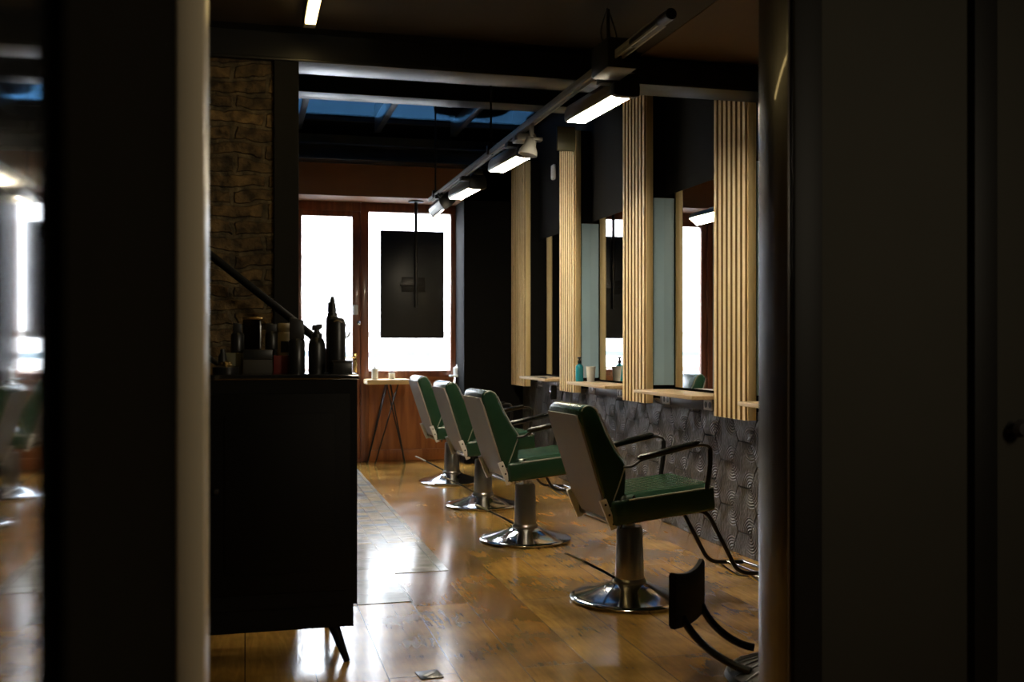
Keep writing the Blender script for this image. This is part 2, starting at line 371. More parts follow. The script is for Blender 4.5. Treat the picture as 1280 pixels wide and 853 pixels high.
def thing(name, label, cat, loc=(0, 0, 0), rz=0, group=None):
    o = bpy.data.objects.new(name, None); C.objects.link(o); o.empty_display_size = .1
    o.location = loc; o.rotation_euler = (0, 0, rz); o['label'] = label; o['category'] = cat
    if group: o['group'] = group
    return o
def tag(o, label, cat, group=None):
    o['label'] = label; o['category'] = cat
    if group: o['group'] = group
    return o
def struct(o, label=None):
    o['kind'] = 'structure'
    if label: o['label'] = label
    return o
def dup(root, loc, rz, label, group=None):
    kids = {}
    def kidlist(p): return [c for c in list(C.objects) if c.parent == p]
    r = root.copy(); C.objects.link(r); r.location = loc; r.rotation_euler = (0, 0, rz); r['label'] = label
    if group: r['group'] = group
    for ch in kidlist(root):
        c = ch.copy(); C.objects.link(c); c.parent = r
        for g in kidlist(ch):
            d = g.copy(); C.objects.link(d); d.parent = c
    return r
def sbox(name, mat, *a, bev=0, label=None):
    return struct(MB().box(*a, bev=bev).build(name, mat), label)

# ---------------------------------------------------------------- the setting
YF = 11.55      # street wall
XR = 2.97       # right wall face
o = sbox('floor', 'floor', -2.4, 3.1, -1.6, YF, -.1, 0, label='wide varnished orange brown wooden floorboards with knots')
b = MB().box(-2.3, 1.13, 6.75, YF, 0, .003); struct(b.build('floor_tiles', 'tile_small'), 'strip of small worn yellow and grey patterned floor tiles beside floorboards')
b = MB().box(-2.3, 1.13, 5.86, 6.75, 0, .003).box(-2.3, .82, 5.2, 5.86, 0, .003); struct(b.build('floor_slabs', 'tile_big'), 'larger pale grey floor slabs where tiled strip meets floorboards')

# ceiling: low near part with a paler strip, high far part with skylight opening
sbox('ceiling_low', 'ceiling', -2.4, 2.02, -1.6, 5.14, 2.82, 2.95, label='low dark umber ceiling before the steel beam')
sbox('ceiling_panel', 'ceiling_brown', 2.02, 3.1, -1.6, 5.14, 2.815, 2.95, label='paler tan strip of ceiling on the right')
b = MB()
b.box(-2.4, 3.1, 5.3, 8.5, 3.63, 3.75); b.box(-2.4, -.4, 8.5, 10.86, 3.63, 3.75); b.box(2.95, 3.1, 8.5, 10.86, 3.63, 3.75); b.box(-2.4, 3.1, 10.86, 11.75, 3.60, 3.61)
struct(b.build('ceiling_high', 'black_wall'), 'black high ceiling around the skylight')
sbox('wall_riser', 'steel', -2.4, 3.1, 5.14, 5.28, 2.84, 3.75)

# beams
def ibeam(name, y0, y1, z0, z1, x0, x1, label, mat='steel'):
    t = .016; yc = (y0+y1)/2
    b = MB().box(x0, x1, y0, y1, z0, z0+t, bev=.002).box(x0, x1, y0, y1, z1-t, z1, bev=.002).box(x0, x1, yc-.01, yc+.01, z0+t, z1-t)
    return struct(b.build(name, mat), label)
ibeam('beam', 5.085, 5.315, 2.655, 2.835, -2.3, XR, 'nearest black steel beam, above the post')
ibeam('beam', 8.18, 8.42, 3.25, 3.42, -2.3, XR, 'black steel beam before the skylight')
ibeam('beam', 10.79, 11.04, 3.2, 3.36, -2.3, XR, 'black steel beam behind the skylight, above the brown soffit')
# post: H-section
b = MB().box(.135, .25, 5.09, 5.105, 0, 2.655, bev=.002).box(.135, .25, 5.29, 5.305, 0, 2.655, bev=.002).box(.185, .20, 5.105, 5.29, 0, 2.655)
struct(b.build('column', 'post', smooth=False), 'black steel post at the end of the brick wall')
sbox('wall_brick', 'brick', -2.3, .135, 5.12, 5.30, 0, 2.66, label='rough dark yellow brown brick wall behind the counter')

# right wall
sbox('wall_right', 'black_wall', XR, 3.1, 2.83, YF, 0, 3.7, label='black painted wall behind the slatted columns')
sbox('wall_left', 'dark_wall', -2.42, -2.3, -1.6, 11.75, 0, 3.75)
sbox('wall_back', 'dark_wall', -2.4, 3.1, -1.72, -1.6, 0, 2.95)
sbox('wall_right_near', 'near_wall', 2.97, 3.1, -1.6, 2.7, 0, 2.82)
# black boxed-out pier by the window
sbox('wall_pier', 'black_wall', 2.30, XR, 11.05, YF, 0, 3.2, label='black boxed pier between windows and slatted columns')

# embossed hexagon tile dado
def hex_wall():
    R = .28/math.sqrt(3); f = .28
    bm = bmesh.new(); uvl = bm.loops.layers.uv.new('tile')
    Y0, Y1, Z0, Z1 = 2.9, 11.04, 0.0, .93
    i = 0; y = Y0
    def clip(poly, ax, val, keep_less):
        outp = []
        for k in range(len(poly)):
            p, q = poly[k], poly[(k+1) % len(poly)]
            pi = (p[ax] <= val) if keep_less else (p[ax] >= val); qi = (q[ax] <= val) if keep_less else (q[ax] >= val)
            if pi: outp.append(p)
            if pi != qi:
                t = (val-p[ax])/(q[ax]-p[ax]); outp.append((p[0]+(q[0]-p[0])*t, p[1]+(q[1]-p[1])*t))
        return outp
    while y < Y1+R:
        z = -f + (f/2 if i % 2 else 0)
        while z < Z1+f:
            def ring(r): return [(y+r*math.cos(a*PI/3), z+r*math.sin(a*PI/3)) for a in range(6)]
            po = ring(R)
            for ax, val, kl in ((0, Y0, False), (0, Y1, True), (1, Z0, False), (1, Z1, True)):
                if po: po = clip(po, ax, val, kl)
            if len(po) >= 3:
                cy = sum(p[0] for p in po)/len(po); cz = sum(p[1] for p in po)/len(po)
                def ins(p, d):
                    v = Vector((p[0]-cy, p[1]-cz)); l = v.length
                    v = v*(1-d/max(l, .02)) if l > d else v*.1
                    return (cy+v.x, cz+v.y)
                lay = [[bm.verts.new((XR, p[0], p[1])) for p in po],
                       [bm.verts.new((XR-.001, *ins(p, .0022))) for p in po],
                       [bm.verts.new((XR-.012, *ins(p, .0055))) for p in po]]
                fs = [bm.faces.new(lay[2])]
                for a, c in zip(lay, lay[1:]):
                    for k in range(len(po)):
                        fs.append(bm.faces.new((a[k], a[(k+1) % len(po)], c[(k+1) % len(po)], c[k])))
                for fc in fs:
                    for lp in fc.loops: lp[uvl].uv = (lp.vert.co.y-y, lp.vert.co.z-z)
            z += f
        y += 1.5*R; i += 1
    bmesh.ops.recalc_face_normals(bm, faces=bm.faces)
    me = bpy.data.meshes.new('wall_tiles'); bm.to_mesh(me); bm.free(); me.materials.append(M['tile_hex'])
    o = bpy.data.objects.new('wall_tiles', me); C.objects.link(o)
    for fc in me.polygons:
        if fc.normal.x > .5: fc.flip()
    struct(o, 'dark grey hexagonal wall tiles embossed with swirling rings')
hex_wall()

# street wall: panelling, joinery, glazing
def street_wall():
    y0, y1 = YF, YF+.12
    b = MB().box(-2.3, .45, y0, y1, 0, 3.7).box(.45, 2.97, y0, y1, 2.93, 3.7).box(2.36, 2.97, y0, y1, 0, 2.93)
    struct(b.build('wall_far', 'white_wall'), 'white painted wall around the street windows')
    # low wooden panelling
    b = MB().box(1.30, 2.29, y0+.02, y0+.10, 0, .90)
    b.box(1.30, 2.29, y0-.012, y0+.02, 0, .12, bev=.003).box(1.30, 2.29, y0-.018, y0+.03, .90, .95, bev=.004)
    struct(b.build('wall_panelling', 'panelwood'), 'warm brown wooden panelling under the right-hand window')
    # soffit
    b = MB().box(-2.3, 2.97, 11.05, YF, 2.86, 3.2)
    struct(b.build('wall_soffit', 'soffit'), 'rust brown plaster soffit above the street windows')
    # window 1 fixed
    w = struct(MB().box(1.27, 2.33, y0-.03, y0+.07, 2.76, 2.86, bev=.006).box(2.245, 2.33, y0-.03, y0+.07, .95, 2.76, bev=.006)
               .box(1.236, 1.325, y0-.035, y0+.07, 0, 2.86, bev=.006).box(1.325, 2.245, y0-.03, y0+.07, .93, 1.0, bev=.006).build('window_1', 'frame'), 'wide shop window in reddish brown wooden frame behind the hanging screen')
    g = MB().box(1.32, 2.25, y0+.02, y0+.028, .99, 2.77).build('pane', 'glass', w)
    # door with pane
    d = struct(MB().box(.45, 1.236, y0-.03, y0+.07, 0, .019).box(.45, 1.235, y0-.03, y0+.07, 2.76, 2.86, bev=.006).box(.45, .52, y0-.035, y0+.07, 0, 2.76, bev=.006)
               .build('door_frame', 'frame'), 'reddish brown frame of the glazed street door')
    d = struct(MB().box(1.145, 1.235, y0-.02, y0+.05, .02, 2.76, bev=.008).box(.525, .60, y0-.02, y0+.05, .02, 2.76, bev=.008)
               .box(.60, 1.145, y0-.02, y0+.05, 2.70, 2.76, bev=.006).box(.60, 1.145, y0-.02, y0+.05, .02, .16, bev=.006).box(.60, 1.145, y0, y0+.04, .16, .62).box(.60, 1.145, y0-.02, y0+.05, .62, .74, bev=.006)
               .build('door_1', 'frame'), 'glazed street door in reddish brown wood')
    MB().box(.595, 1.15, y0+.01, y0+.018, .73, 2.71).build('pane', 'glass', d)
    MB().box(1.155, 1.205, y0-.045, y0-.02, 1.62, 1.73, bev=.004).build('alarm_box', 'white_plastic', d)
    MB().lathe([(0, 0), (.022, 0), (.022, .014), (.012, .022), (0, .022)], 16, mat=Matrix.Translation((1.215, y0-.02, 1.53))@Matrix.Rotation(PI/2, 4, 'X')).build('lock_cylinder', 'chrome', d)
    h = MB().box(1.16, 1.195, y0-.03, y0-.018, .98, 1.20, bev=.006).build('handle_plate', 'brass', d)
    MB().tube(smooth_path([(1.178, y0-.03, 1.15), (1.178, y0-.08, 1.15), (1.06, y0-.08, 1.15), (1.03, y0-.08, 1.10)], .02), .009).build('handle', 'brass', h)
street_wall()

# small items on the white strip
t = MB().box(2.30, 2.355, YF-.05, YF, 2.45, 2.66, bev=.02).build('wall_sensor', 'white_plastic')
tag(t, 'white rounded sensor on the white wall strip beside the window', 'sensor')
b = MB().tube([(2.33, YF-.03, .95), (2.33, YF-.03, 2.44)], .012)
for z in (1.35, 1.8, 2.2): b.box(2.315, 2.345, YF-.045, YF, z, z+.02, bev=.003)
t = tag(b.build('conduit', 'white_plastic'), 'white surface conduit with clips running down beside the window', 'conduit')
t = tag(MB().lathe([(0, 0), (.05, 0), (.05, .08), (.02, .1), (.0165, .12), (0, .12)], 20, center=(2.31, 11.44, .95)).build('white_cap', 'white_plastic'), 'small white pot on the ledge below the conduit', 'pot')
tag(MB().box(2.22, 2.36, 11.38, YF-.02, .93, .95, bev=.003).build('ledge', 'white_plastic'), 'narrow white ledge at the corner beside the window', 'ledge')

# skylight
sk = struct(MB().box(-.4, 2.95, 8.5, 8.56, 3.60, 3.655).box(-.4, 2.95, 10.80, 10.86, 3.60, 3.655).box(-.4, -.34, 8.5, 10.86, 3.60, 3.655).box(2.89, 2.95, 8.5, 10.86, 3.60, 3.655).build('window_2', 'steel'), 'rooflight with blue tinted panes and black glazing bars')
MB().box(-.35, 2.9, 8.55, 10.81, 3.633, 3.641).build('pane', 'skyglass', sk)
for x in (-.27, .53, 1.33, 2.13):
    MB().box(x-.03, x+.03, 8.56, 10.80, 3.49, 3.632, bev=.003).build('glazing_bar', 'steel', sk)
b = MB().lathe([(0, 0), (.38, 0), (.38, .05), (.30, .13), (.12, .18), (0, .19)], 40, center=(2.20, 10.22, 3.642))
tag(b.build('roof_vent', 'black_plastic'), 'round dark dome lying on the skylight glass', 'vent')

# outside
sbox('street', 'asphalt', -14, 18, YF+.12, 30, -.25, -.12)
sbox('exterior_facade', 'facade', -14, 18, 18, 18.4, -.12, 3.6, label='overexposed pale street front seen through the windows')
sbox('exterior_added_sun_block', 'concrete', -2.6, 3.3, -1.8, 7.6, 3.9, 9.5)  # unseen block, added to keep direct sun off the skylight
sbox('roof_deck', 'concrete', -2.6, 3.3, -1.8, 8.4, 3.76, 3.9)
b = MB().box(-2.6, -.45, 8.4, 11.75, 3.655, 3.70).box(3.0, 3.3, 8.4, 11.75, 3.655, 3.70).box(-.45, 3.0, 10.88, 11.75, 3.61, 3.655)
struct(b.build('roof_edge', 'concrete'))

# ---------------------------------------------------------------- near doorway
# left: greige jamb, black return wall, glossy leaf beside the camera
b = MB().box(-.1245, -.072, 2.0, 2.26, 0, 2.82, bev=.006)
struct(b.build('trim_left', 'jamb'), 'blurred pale greige door jamb on the left')
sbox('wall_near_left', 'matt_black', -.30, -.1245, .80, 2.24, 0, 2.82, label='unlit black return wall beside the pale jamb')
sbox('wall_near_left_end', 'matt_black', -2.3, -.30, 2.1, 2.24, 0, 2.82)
g = MB().box(-.02, .0, -.42, 0, 0, 2.1).build('door_2', 'gloss_black')
g.location = (-.134, .775, 0); g.rotation_euler = (0, 0, -.012)
struct(g, 'glossy black door leaf reflecting the street window')
# right: lacquered wooden jamb, casing, wall
YA, YB = 2.68, 2.855
b = MB().box(1.50, 1.53, YA, YB, 0, 2.82, bev=.004)
struct(b.build('trim_right', 'jambwood'), 'dark lacquered wooden door jamb on the right')
b = MB().box(1.512, 1.60, YA-.02, YA, 0, 2.82, bev=.004)
struct(b.build('trim_casing', 'cabinet'), 'flat black casing around the right jamb')
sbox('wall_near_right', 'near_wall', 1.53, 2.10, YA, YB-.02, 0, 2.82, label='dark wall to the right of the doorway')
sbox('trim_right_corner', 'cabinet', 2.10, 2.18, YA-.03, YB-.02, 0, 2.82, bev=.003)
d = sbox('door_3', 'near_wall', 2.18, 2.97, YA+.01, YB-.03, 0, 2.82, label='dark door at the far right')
MB().lathe([(0, 0), (.02, 0), (.012, .02), (.028, .04), (.02, .06), (0, .062)], 20, mat=Matrix.Translation((2.26, YA+.01, 1.045))@Matrix.Rotation(PI/2, 4, 'X')).build('knob', 'dark_metal', d)

# ---------------------------------------------------------------- barber chairs
def make_chair(loc, rz, label, group):
    t = thing('barber_chair', label, 'chair', loc, rz, group)
    base = MB().lathe([(0, 0), (.285, 0), (.303, .006), (.305, .014), (.296, .021), (.27, .024), (.20, .043), (.13, .068), (.095, .085), (.0, .085)], 64).build('base', 'chrome', t)
    p = MB().lathe([(.082, .08), (.086, .09), (.083, .10), (.074, .11), (.066, .36), (.060, .372), (0, .372)], 40).build('pedestal', 'chrome_dull', t)
    MB().lathe([(.030, .37), (.030, .42), (0, .42)], 24).build('piston', 'chrome', t)
    # pump lever
    lv = MB().tube([(-.06, .02, .10), (-.12, .025, .135), (-.25, .03, .205)], .007, 8).build('pump_lever', 'dark_metal', t)
    MB().tube([(-.24, .03, .20), (-.26, .03, .211), (-.335, .03, .245), (-.345, .03, .247)], [.007, .015, .013, .006], 10, sy=.45).build('grip', 'alu_bright', lv)
    # seat
    th = .09
    RT = Matrix.Translation((0, 0, .40))@Matrix.Rotation(-th, 4, 'Y')
    RTz = RT
    MB().box(-.19, .375, -.235, .235, .03, .155, bev=.022, seg=4, mat=RTz).build('seat_base', 'leather', t)
    # pleated cushion
    b = MB(); n = 11; w = .44
    rows = []
    for i in range(n*4+1):
        y = -w/2+w*i/(n*4); ph = (i % 4)/4
        zz = .171 + .010*abs(math.sin(PI*i/4)) - .004
        edge = min(1, (w/2-abs(y))/.03); zz = .15+(zz-.15)*math.sqrt(max(0, edge))
        rows.append([b.bm.verts.new((x, y, zz if 0 < j < 7 else .15)) for j, x in enumerate((-.14, -.125, -.05, .08, .2, .30, .345, .362))])
    for a, c in zip(rows, rows[1:]):
        for j in range(7): b.bm.faces.new((a[j], a[j+1], c[j+1], c[j]))
    b._xf(list(b.bm.verts), RT)
    b.build('seat_cushion', 'leather', t)
    for s in (-1, 1):
        b = MB(); b.tube([Vector(RT@Vector((-.10, s*.232, .150))), Vector(RT@Vector((.36, s*.232, .150)))], .0045, 8)
        b.build('seat_piping', 'piping', t)
    b = MB(); b.tube([Vector(RT@Vector((.370, -.225, .148))), Vector(RT@Vector((.370, .225, .148)))], .0045, 8)
    b.build('seat_piping', 'piping', t)
    # backrest: side profile (x,z)
    prof = [(-.180, .420), (-.235, .545), (-.352, .905), (-.368, .965), (-.352, .995), (-.318, 1.008), (-.285, .998), (-.262, .965),
            (-.225, .880), (-.165, .775), (-.118, .715), (-.112, .66), (-.120, .56), (-.135, .47), (-.15, .425)]
    bk = MB().prism(prof, -.205, .205, bev=.020, seg=4).build('backrest', 'leather', t, angle=50)
    # grey shell on the rear, following the rear line
    rear = [(-.172, .405), (-.236, .540), (-.356, .905), (-.372, .955)]
    sh = MB()
    wd = [.150, .196, .196, .180]
    def strip(off):
        return [(sh.bm.verts.new((x-off, -w_, z)), sh.bm.verts.new((x-off, w_, z))) for (x, z), w_ in zip(rear, wd)]
    A = strip(.004); B = strip(-.02)
    for (a, a2), (c, c2) in zip(A, A[1:]): sh.bm.faces.new((a, a2, c2, c))
    for (a, a2), (c, c2) in zip(B, B[1:]): sh.bm.faces.new((a, c, c2, a2))
    for k in range(3):
        sh.bm.faces.new((A[k][0], A[k+1][0], B[k+1][0], B[k][0])); sh.bm.faces.new((A[k][1], B[k][1], B[k+1][1], A[k+1][1]))
    sh.bm.faces.new((A[0][0], B[0][0], B[0][1], A[0][1])); sh.bm.faces.new((A[3][0], A[3][1], B[3][1], B[3][0]))
    sh.build('back_shell', 'shell', t, angle=25)
    # piping along the side of the back
    pp = [(-.262, .965), (-.225, .880), (-.165, .775), (-.118, .715), (-.16, .60), (-.2, .50)]
    for s in (-1, 1):
        b = MB(); b.tube(smooth_path([(x+.0, s*.2065, z) for x, z in pp], .02, 4), .0038, 6)
        b.tube(smooth_path([(-.345, s*.2, .93), (-.352, s*.2, .985), (-.315, s*.2, 1.004), (-.275, s*.2, .985), (-.262, s*.2, .955)], .02, 3), .0035, 6)
        b.build('back_piping', 'piping', t)
    # side brackets
    for s in (-1, 1):
        pl = MB().prism([(-.262, .54), (-.228, .55), (-.168, .405), (-.200, .395)], s*.207-.010, s*.207+.007, bev=.002).build('side_bracket', 'alu_bright', t)
        for (x, z) in ((-.232, .52), (-.212, .47), (-.19, .425)):
            bb = MB().lathe([(0, 0), (.008, 0), (.006, .006), (0, .006)], 10, mat=Matrix.Translation((x, s*.212, z))@Matrix.Rotation(-s*PI/2, 4, 'X'))
            bb.build('bolt', 'dark_metal', pl)
        MB().tube(smooth_path([(-.15, s*.215, .40), (-.13, s*.215, .47), (-.08, s*.22, .56)], .03), .006, 8).build('recline_strut', 'dark_metal', t)
    # arms
    for s in (-1, 1):
        y = s*.247
        path = smooth_path([(-.13, s*.21, .70), (-.10, y, .705), (-.06, y, .735), (.27, y, .80), (.325, y, .79), (.325, y, .70), (.305, y, .575)], .045, 6)
        a = MB().tube(path, .013, 10, sy=.55).build('arm', 'dark_metal', t)
        MB().tube([(-.075, y, .744), (-.06, y, .749), (.24, y, .808), (.262, y, .812)], [.008, .017, .017, .008], 12, sy=.75).build('arm_pad', 'armpad', a)
        MB().tube([(.325, y-s*0, .775), (.325, y, .70), (.306, y, .58)], .0135, 10, sy=.5).build('arm_upright', 'dark_metal', a)
    # footrest
    fr = thing_part = MB()
    for s in (-1, 1):
        y = s*.15
        fr.tube(smooth_path([(.25, y, .46), (.36, y, .45), (.545, y, .12), (.76, y, .105)], .06, 6), .0115, 10)
    fr.build('footrest_frame', 'dark_metal', t)
    b = MB()
    b.tube([(.76, -.16, .105), (.76, .16, .105)], .0115, 10).tube([(.66, -.15, .112), (.66, .15, .112)], .009, 10)
    b.tube(smooth_path([(.60, -.15, .115), (.72, -.15, .03), (.84, -.14, .02), (.84, .14, .02), (.72, .15, .03), (.60, .15, .115)], .04, 5), .008, 10)
    b.build('footrest_bars', 'chrome', t)
    return t
G = 'green leather barber chairs in a row facing the mirrors'
c0 = make_chair((1.90, 4.99, 0), math.radians(5), 'large foremost green barber chair with grey back nearest the doorway', G)
dup(c0, (1.80, 6.66, 0), math.radians(5), 'second barber chair from the doorway, bright green top edge, beside the teal bottle shelf', G)
dup(c0, (1.855, 8.16, 0), math.radians(4), 'third barber chair from the doorway, half hidden by the second', G)
dup(c0, (1.885, 9.62, 0), math.radians(3), 'farthest barber chair, nearest the small table and street window', G)

# ---------------------------------------------------------------- slatted columns
GC = 'pine slatted columns between the mirrors'
def slat_column(y0, y1, zt, n, label, zb=.90, blue=True):
    yc = (y0+y1)/2
    t = thing('slatted_column', label, 'column', (2.8, yc, 0), 0, GC)
    h = (y1-y0)/2
    b = MB()
    pitch = (y1-y0)/n; w = pitch*.55
    for i in range(n):
        ya = -h+pitch*i+pitch*.0
        zz = zb
        b.box(0, .045, ya, ya+w, zb, zt, bev=.002, seg=1)
    so = b.build('slats', 'pine', t, smooth=False)
    so.data.materials.append(M['pine_shade'])
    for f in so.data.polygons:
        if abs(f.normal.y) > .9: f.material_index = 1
    MB().box(.045, .058, -h, h, zb, zt).build('backing_board', 'black_wall', t)
    MB().box(.012, .064, -h-.017, -h-.001, zb, zt, bev=.002).build('side_plank', 'pine', t)
    core = MB().box(.064, .165, -h, h, .905, zt).build('core', 'black_wall', t)
    if blue:
        MB().box(.072, .164, -h-.008, -h, 1.0, 2.36).build('reflection_panel', 'blue_reflection', t)  # flat blue panel, painted in place of a bluish mirror reflection
    return t
slat_column(5.49, 5.93, 3.12, 7, 'pine slatted column closest to the right doorway jamb', .855)
slat_column(7.06, 7.53, 3.16, 7, 'tall pine slatted column behind the nearest chair, left of its mirror', .87)
slat_column(8.73, 9.18, 3.18, 7, 'pine slatted column next to the teal bottle', .87)
slat_column(10.40, 10.96, 3.2, 9, 'dimmer pine slatted column beside the black pier', .86, blue=False)

# mirrors, shelves, sockets
stations = [(4.0, 5.48, 5.35, 'partly hidden behind the right jamb'), (5.94, 7.05, 6.93, 'between the two closest slatted columns'),
            (7.54, 8.72, 8.52, 'holding the teal bottle'), (9.19, 10.39, 10.12, 'farthest along the wall')]
mlab = ['sliver of wall mirror beside the right jamb', 'tall mirror reflecting the street door, between the two closest slatted columns', 'tall mirror behind the teal bottle', 'darkest mirror, farthest along the wall']
mt = ['mirror_panel', 'mirror_panel']
for k, (ya, yb, ys, lab) in enumerate(stations):
    m = tag(MB().box(2.952, 2.968, ya, yb, .995, 2.37).build('wall_mirror', 'mirror'), mlab[k], 'mirror', 'wall mirrors')
    t = thing('wall_shelf', 'thin wooden shelf with sockets below, ' + lab, 'shelf', (2.95, (ya+ys)/2, .965), 0, 'shelves below the mirrors')
    hh = (ys-ya)/2 if k else .65
    MB().box(-.28, .015, -hh, hh, -.012, .012, bev=.003).build('shelf_board', 'pine_shelf', t)
    MB().box(-.10, .018, -hh+.03, hh-.05, -.092, -.012, bev=.003).build('socket_box', 'black_plastic', t)
    for yy in (hh-.17, -hh+.14):
        p = MB().box(-.106, -.100, yy-.065, yy+.065, -.086, -.020, bev=.002).build('socket_plate', 'alu', t)
        q = MB()
        for dy in (-.03, .03): q.lathe([(0, 0), (.02, 0), (.02, .002), (0, .002)], 16, mat=Matrix.Translation((-.1062, yy+dy, -.053))@Matrix.Rotation(-PI/2, 4, 'Y'))
        q.build('socket_holes', 'black_plastic', p)

# bottle, cup on second shelf from the door
def lathe_thing(name, label, cat, loc, parts, group=None):
    t = thing(name, label, cat, loc, 0, group)
    for (pn, prof, mat) in parts: MB().lathe(prof, 24).build(pn, mat, t)
    return t
zs = .9775
lathe_thing('spray_bottle', 'teal liquid bottle with black pump on the shelf', 'bottle', (2.77, 8.47, zs),
    [('body', [(0, 0), (.030, 0), (.034, .006), (.034, .125), (.026, .140), (.012, .148), (.012, .16), (0, .16)], 'teal'),
     ('pump', [(.013, .155), (.016, .158), (.016, .178), (.008, .182), (.007, .195), (.018, .198), (.016, .208), (0, .21)], 'black_plastic')])
t = MB().lathe([(0, 0), (.030, 0), (.042, .13), (.040, .13), (.029, .006), (0, .006)], 28, center=(2.835, 8.36, zs)).build('cup', 'white_plastic')
tag(t, 'white tapered cup on the shelf beside the teal bottle', 'cup')
t = thing('hair_clipper', 'black hair clipper hanging under the farthest shelf', 'clipper', (2.80, 9.35, .86))
MB().box(-.03, .03, -.025, .025, -.085, .05, bev=.014, seg=3).build('body', 'black_plastic', t)
MB().box(-.034, .0, -.018, .018, -.03, -.0, bev=.004).build('switch', 'chrome', t)
MB().tube(smooth_path([(0, 0, -.083), (.01, .01, -.14), (.08, .03, -.12), (.12, .04, .06)], .04), .004, 8).build('cord', 'black_plastic', t)
t = thing('comb', 'black comb lying on the farthest shelf', 'comb', (2.72, 9.42, .982))
MB().box(-.012, .012, -.09, .09, -.0035, .0035, bev=.002).build('spine', 'black_plastic', t)
b = MB()
for i in range(24): b.box(-.032, -.011, -.088+i*.0075, -.085+i*.0075, -.002, .002)
b.build('teeth', 'black_plastic', t)
t = tag(MB().box(2.93, 2.97, 9.80, 9.88, 2.92, 3.07, bev=.018, seg=4).build('motion_sensor', 'white_plastic'), 'small white motion sensor high on black wall', 'sensor')

# ---------------------------------------------------------------- track lighting
XT, ZT = 1.60, 2.58
t = thing('track_rail', 'long grey lighting track hung over the chairs', 'lighting track', (XT, 3.85, ZT))
b = MB().box(-.02, .02, 0, 5.3, -.006, .018, bev=.002).box(-.02, -.013, 0, 5.3, -.02, -.006).box(.013, .02, 0, 5.3, -.02, -.006)
b.build('rail', 'alu', t)
MB().box(.0205, .030, .75, 5.2, -.012, .002, bev=.002).build('side_strip', 'alu', t)
MB().tube([(0, -.10, .0), (0, .30, .0)], .023, 14).build('end_sleeve', 'black_plastic', t)
MB().box(-.055, .085, .48, .70, -.06, .075, bev=.006).build('driver_box', 'black_plastic', t)
for (y, zt) in ((.62, .24), (2.95, 1.05), (5.05, 1.05)):
    MB().tube([(0, y, .01), (0, y, zt)], .008, 8).build('hanger_rod', 'dark_metal', t)
    MB().box(-.028, .028, y-.02, y+.02, -.01, .05, bev=.004).build('hanger_clip', 'dark_metal', t)
for (dx, y) in ((-.03, .60), (.05, .66)):
    MB().tube(smooth_path([(dx, y, .07), (dx*1.3, y+.02, .14), (dx*.4, y, .24)], .03), .0035, 6).build('cable', 'black_plastic', t)

def make_lamp(loc, rz, label):
    t = thing('track_lamp', label, 'lamp', loc, rz, 'linear lamps on the track')
    hl = .33
    prof = [(-.058, 0), (-.062, .02), (-.058, .055), (-.042, .085), (-.018, .1), (.018, .1), (.042, .085), (.058, .055), (.062, .02), (.058, 0)]
    MB().prism(prof, -hl, hl, bev=.003, seg=2).build('housing', 'lampgrey', t)
    MB().prism([(-.048, -.004), (-.048, .004), (.048, .004), (.048, -.004)], -hl+.02, hl-.02).build('diffuser', 'lamp', t)
    pr2 = [(-.066, -.008), (-.068, .03), (-.06, .075), (-.03, .112), (.03, .112), (.06, .075), (.068, .03), (.066, -.008), (.04, -.016), (-.04, -.016)]
    MB().prism(pr2, -hl-.03, -hl+.012, bev=.004).build('end_cap', 'black_plastic', t)
    MB().box(-.035, .035, -hl-.06, -hl+.09, .09, .135, bev=.006).build('adapter', 'black_plastic', t)
    MB().box(-.125, -.05, -hl-.02, -hl+.05, .045, .078, bev=.003).build('bracket', 'black_plastic', t)
    return t
l0 = make_lamp((1.725, 4.97, 2.482), math.radians(3), 'brightest linear track lamp with black end, over the nearest chair')
dup(l0, (1.69, 6.62, 2.482), math.radians(3), 'second linear track lamp, just behind the round white spotlight')
dup(l0, (1.68, 8.0, 2.482), math.radians(3), 'third linear track lamp, left of the black pier')
l4 = dup(l0, (1.69, 9.0, 2.482), math.radians(-2), 'last linear track lamp at the window end of the track')
for ch in [c for c in C.objects if c.parent == l4]:
    if not ch.name.startswith('bracket'): ch.rotation_euler = (0, math.radians(-40), 0)
# spotlight
t = thing('spotlight', 'round white spotlight hanging on a bracket from the track', 'spotlight', (1.60, 5.78, 2.573))
MB().box(-.012, .012, -.012, .012, -.09, 0, bev=.002).build('stem', 'alu', t)
MB().box(-.012, .06, -.03, .03, -.105, -.085, bev=.003).build('yoke', 'alu', t)
hd = MB().lathe([(0, .055), (.026, .05), (.032, .03), (.036, .0), (.052, -.03), (.056, -.055), (.05, -.058), (0, -.04)], 28, mat=Matrix.Translation((-.01, .0, -.13))@Matrix.Rotation(math.radians(14), 4, 'Y')).build('lamp_head', 'white_plastic', t)
t = thing('junction_box', 'grey junction box clipped on the track', 'box', (1.62, 6.05, 2.58))
MB().box(-.05, .07, -.06, .06, -.066, -.021, bev=.006).build('body', 'alu', t)
MB().box(-.052, -.048, -.03, .03, -.058, -.03, bev=.001).build('cover_plate', 'lampgrey', t)
t = tag(MB().box(1.75, 1.86, 5.76, 5.78, 2.42, 2.56, bev=.004, ).build('reflector_flap', 'olive'), 'brownish flap hanging behind the nearest track lamp', 'flap')

# warm strip light on the low ceiling
t = thing('strip_light', 'warm glowing strip light on the dark ceiling', 'light', (.29, 4.85, 2.82))
MB().box(-.028, .028, -2.4, .09, -.045, 0).build('housing', 'alu', t)
MB().box(-.024, .024, -2.38, -.005, -.056, -.045, bev=.003).build('diffuser', 'strip', t)

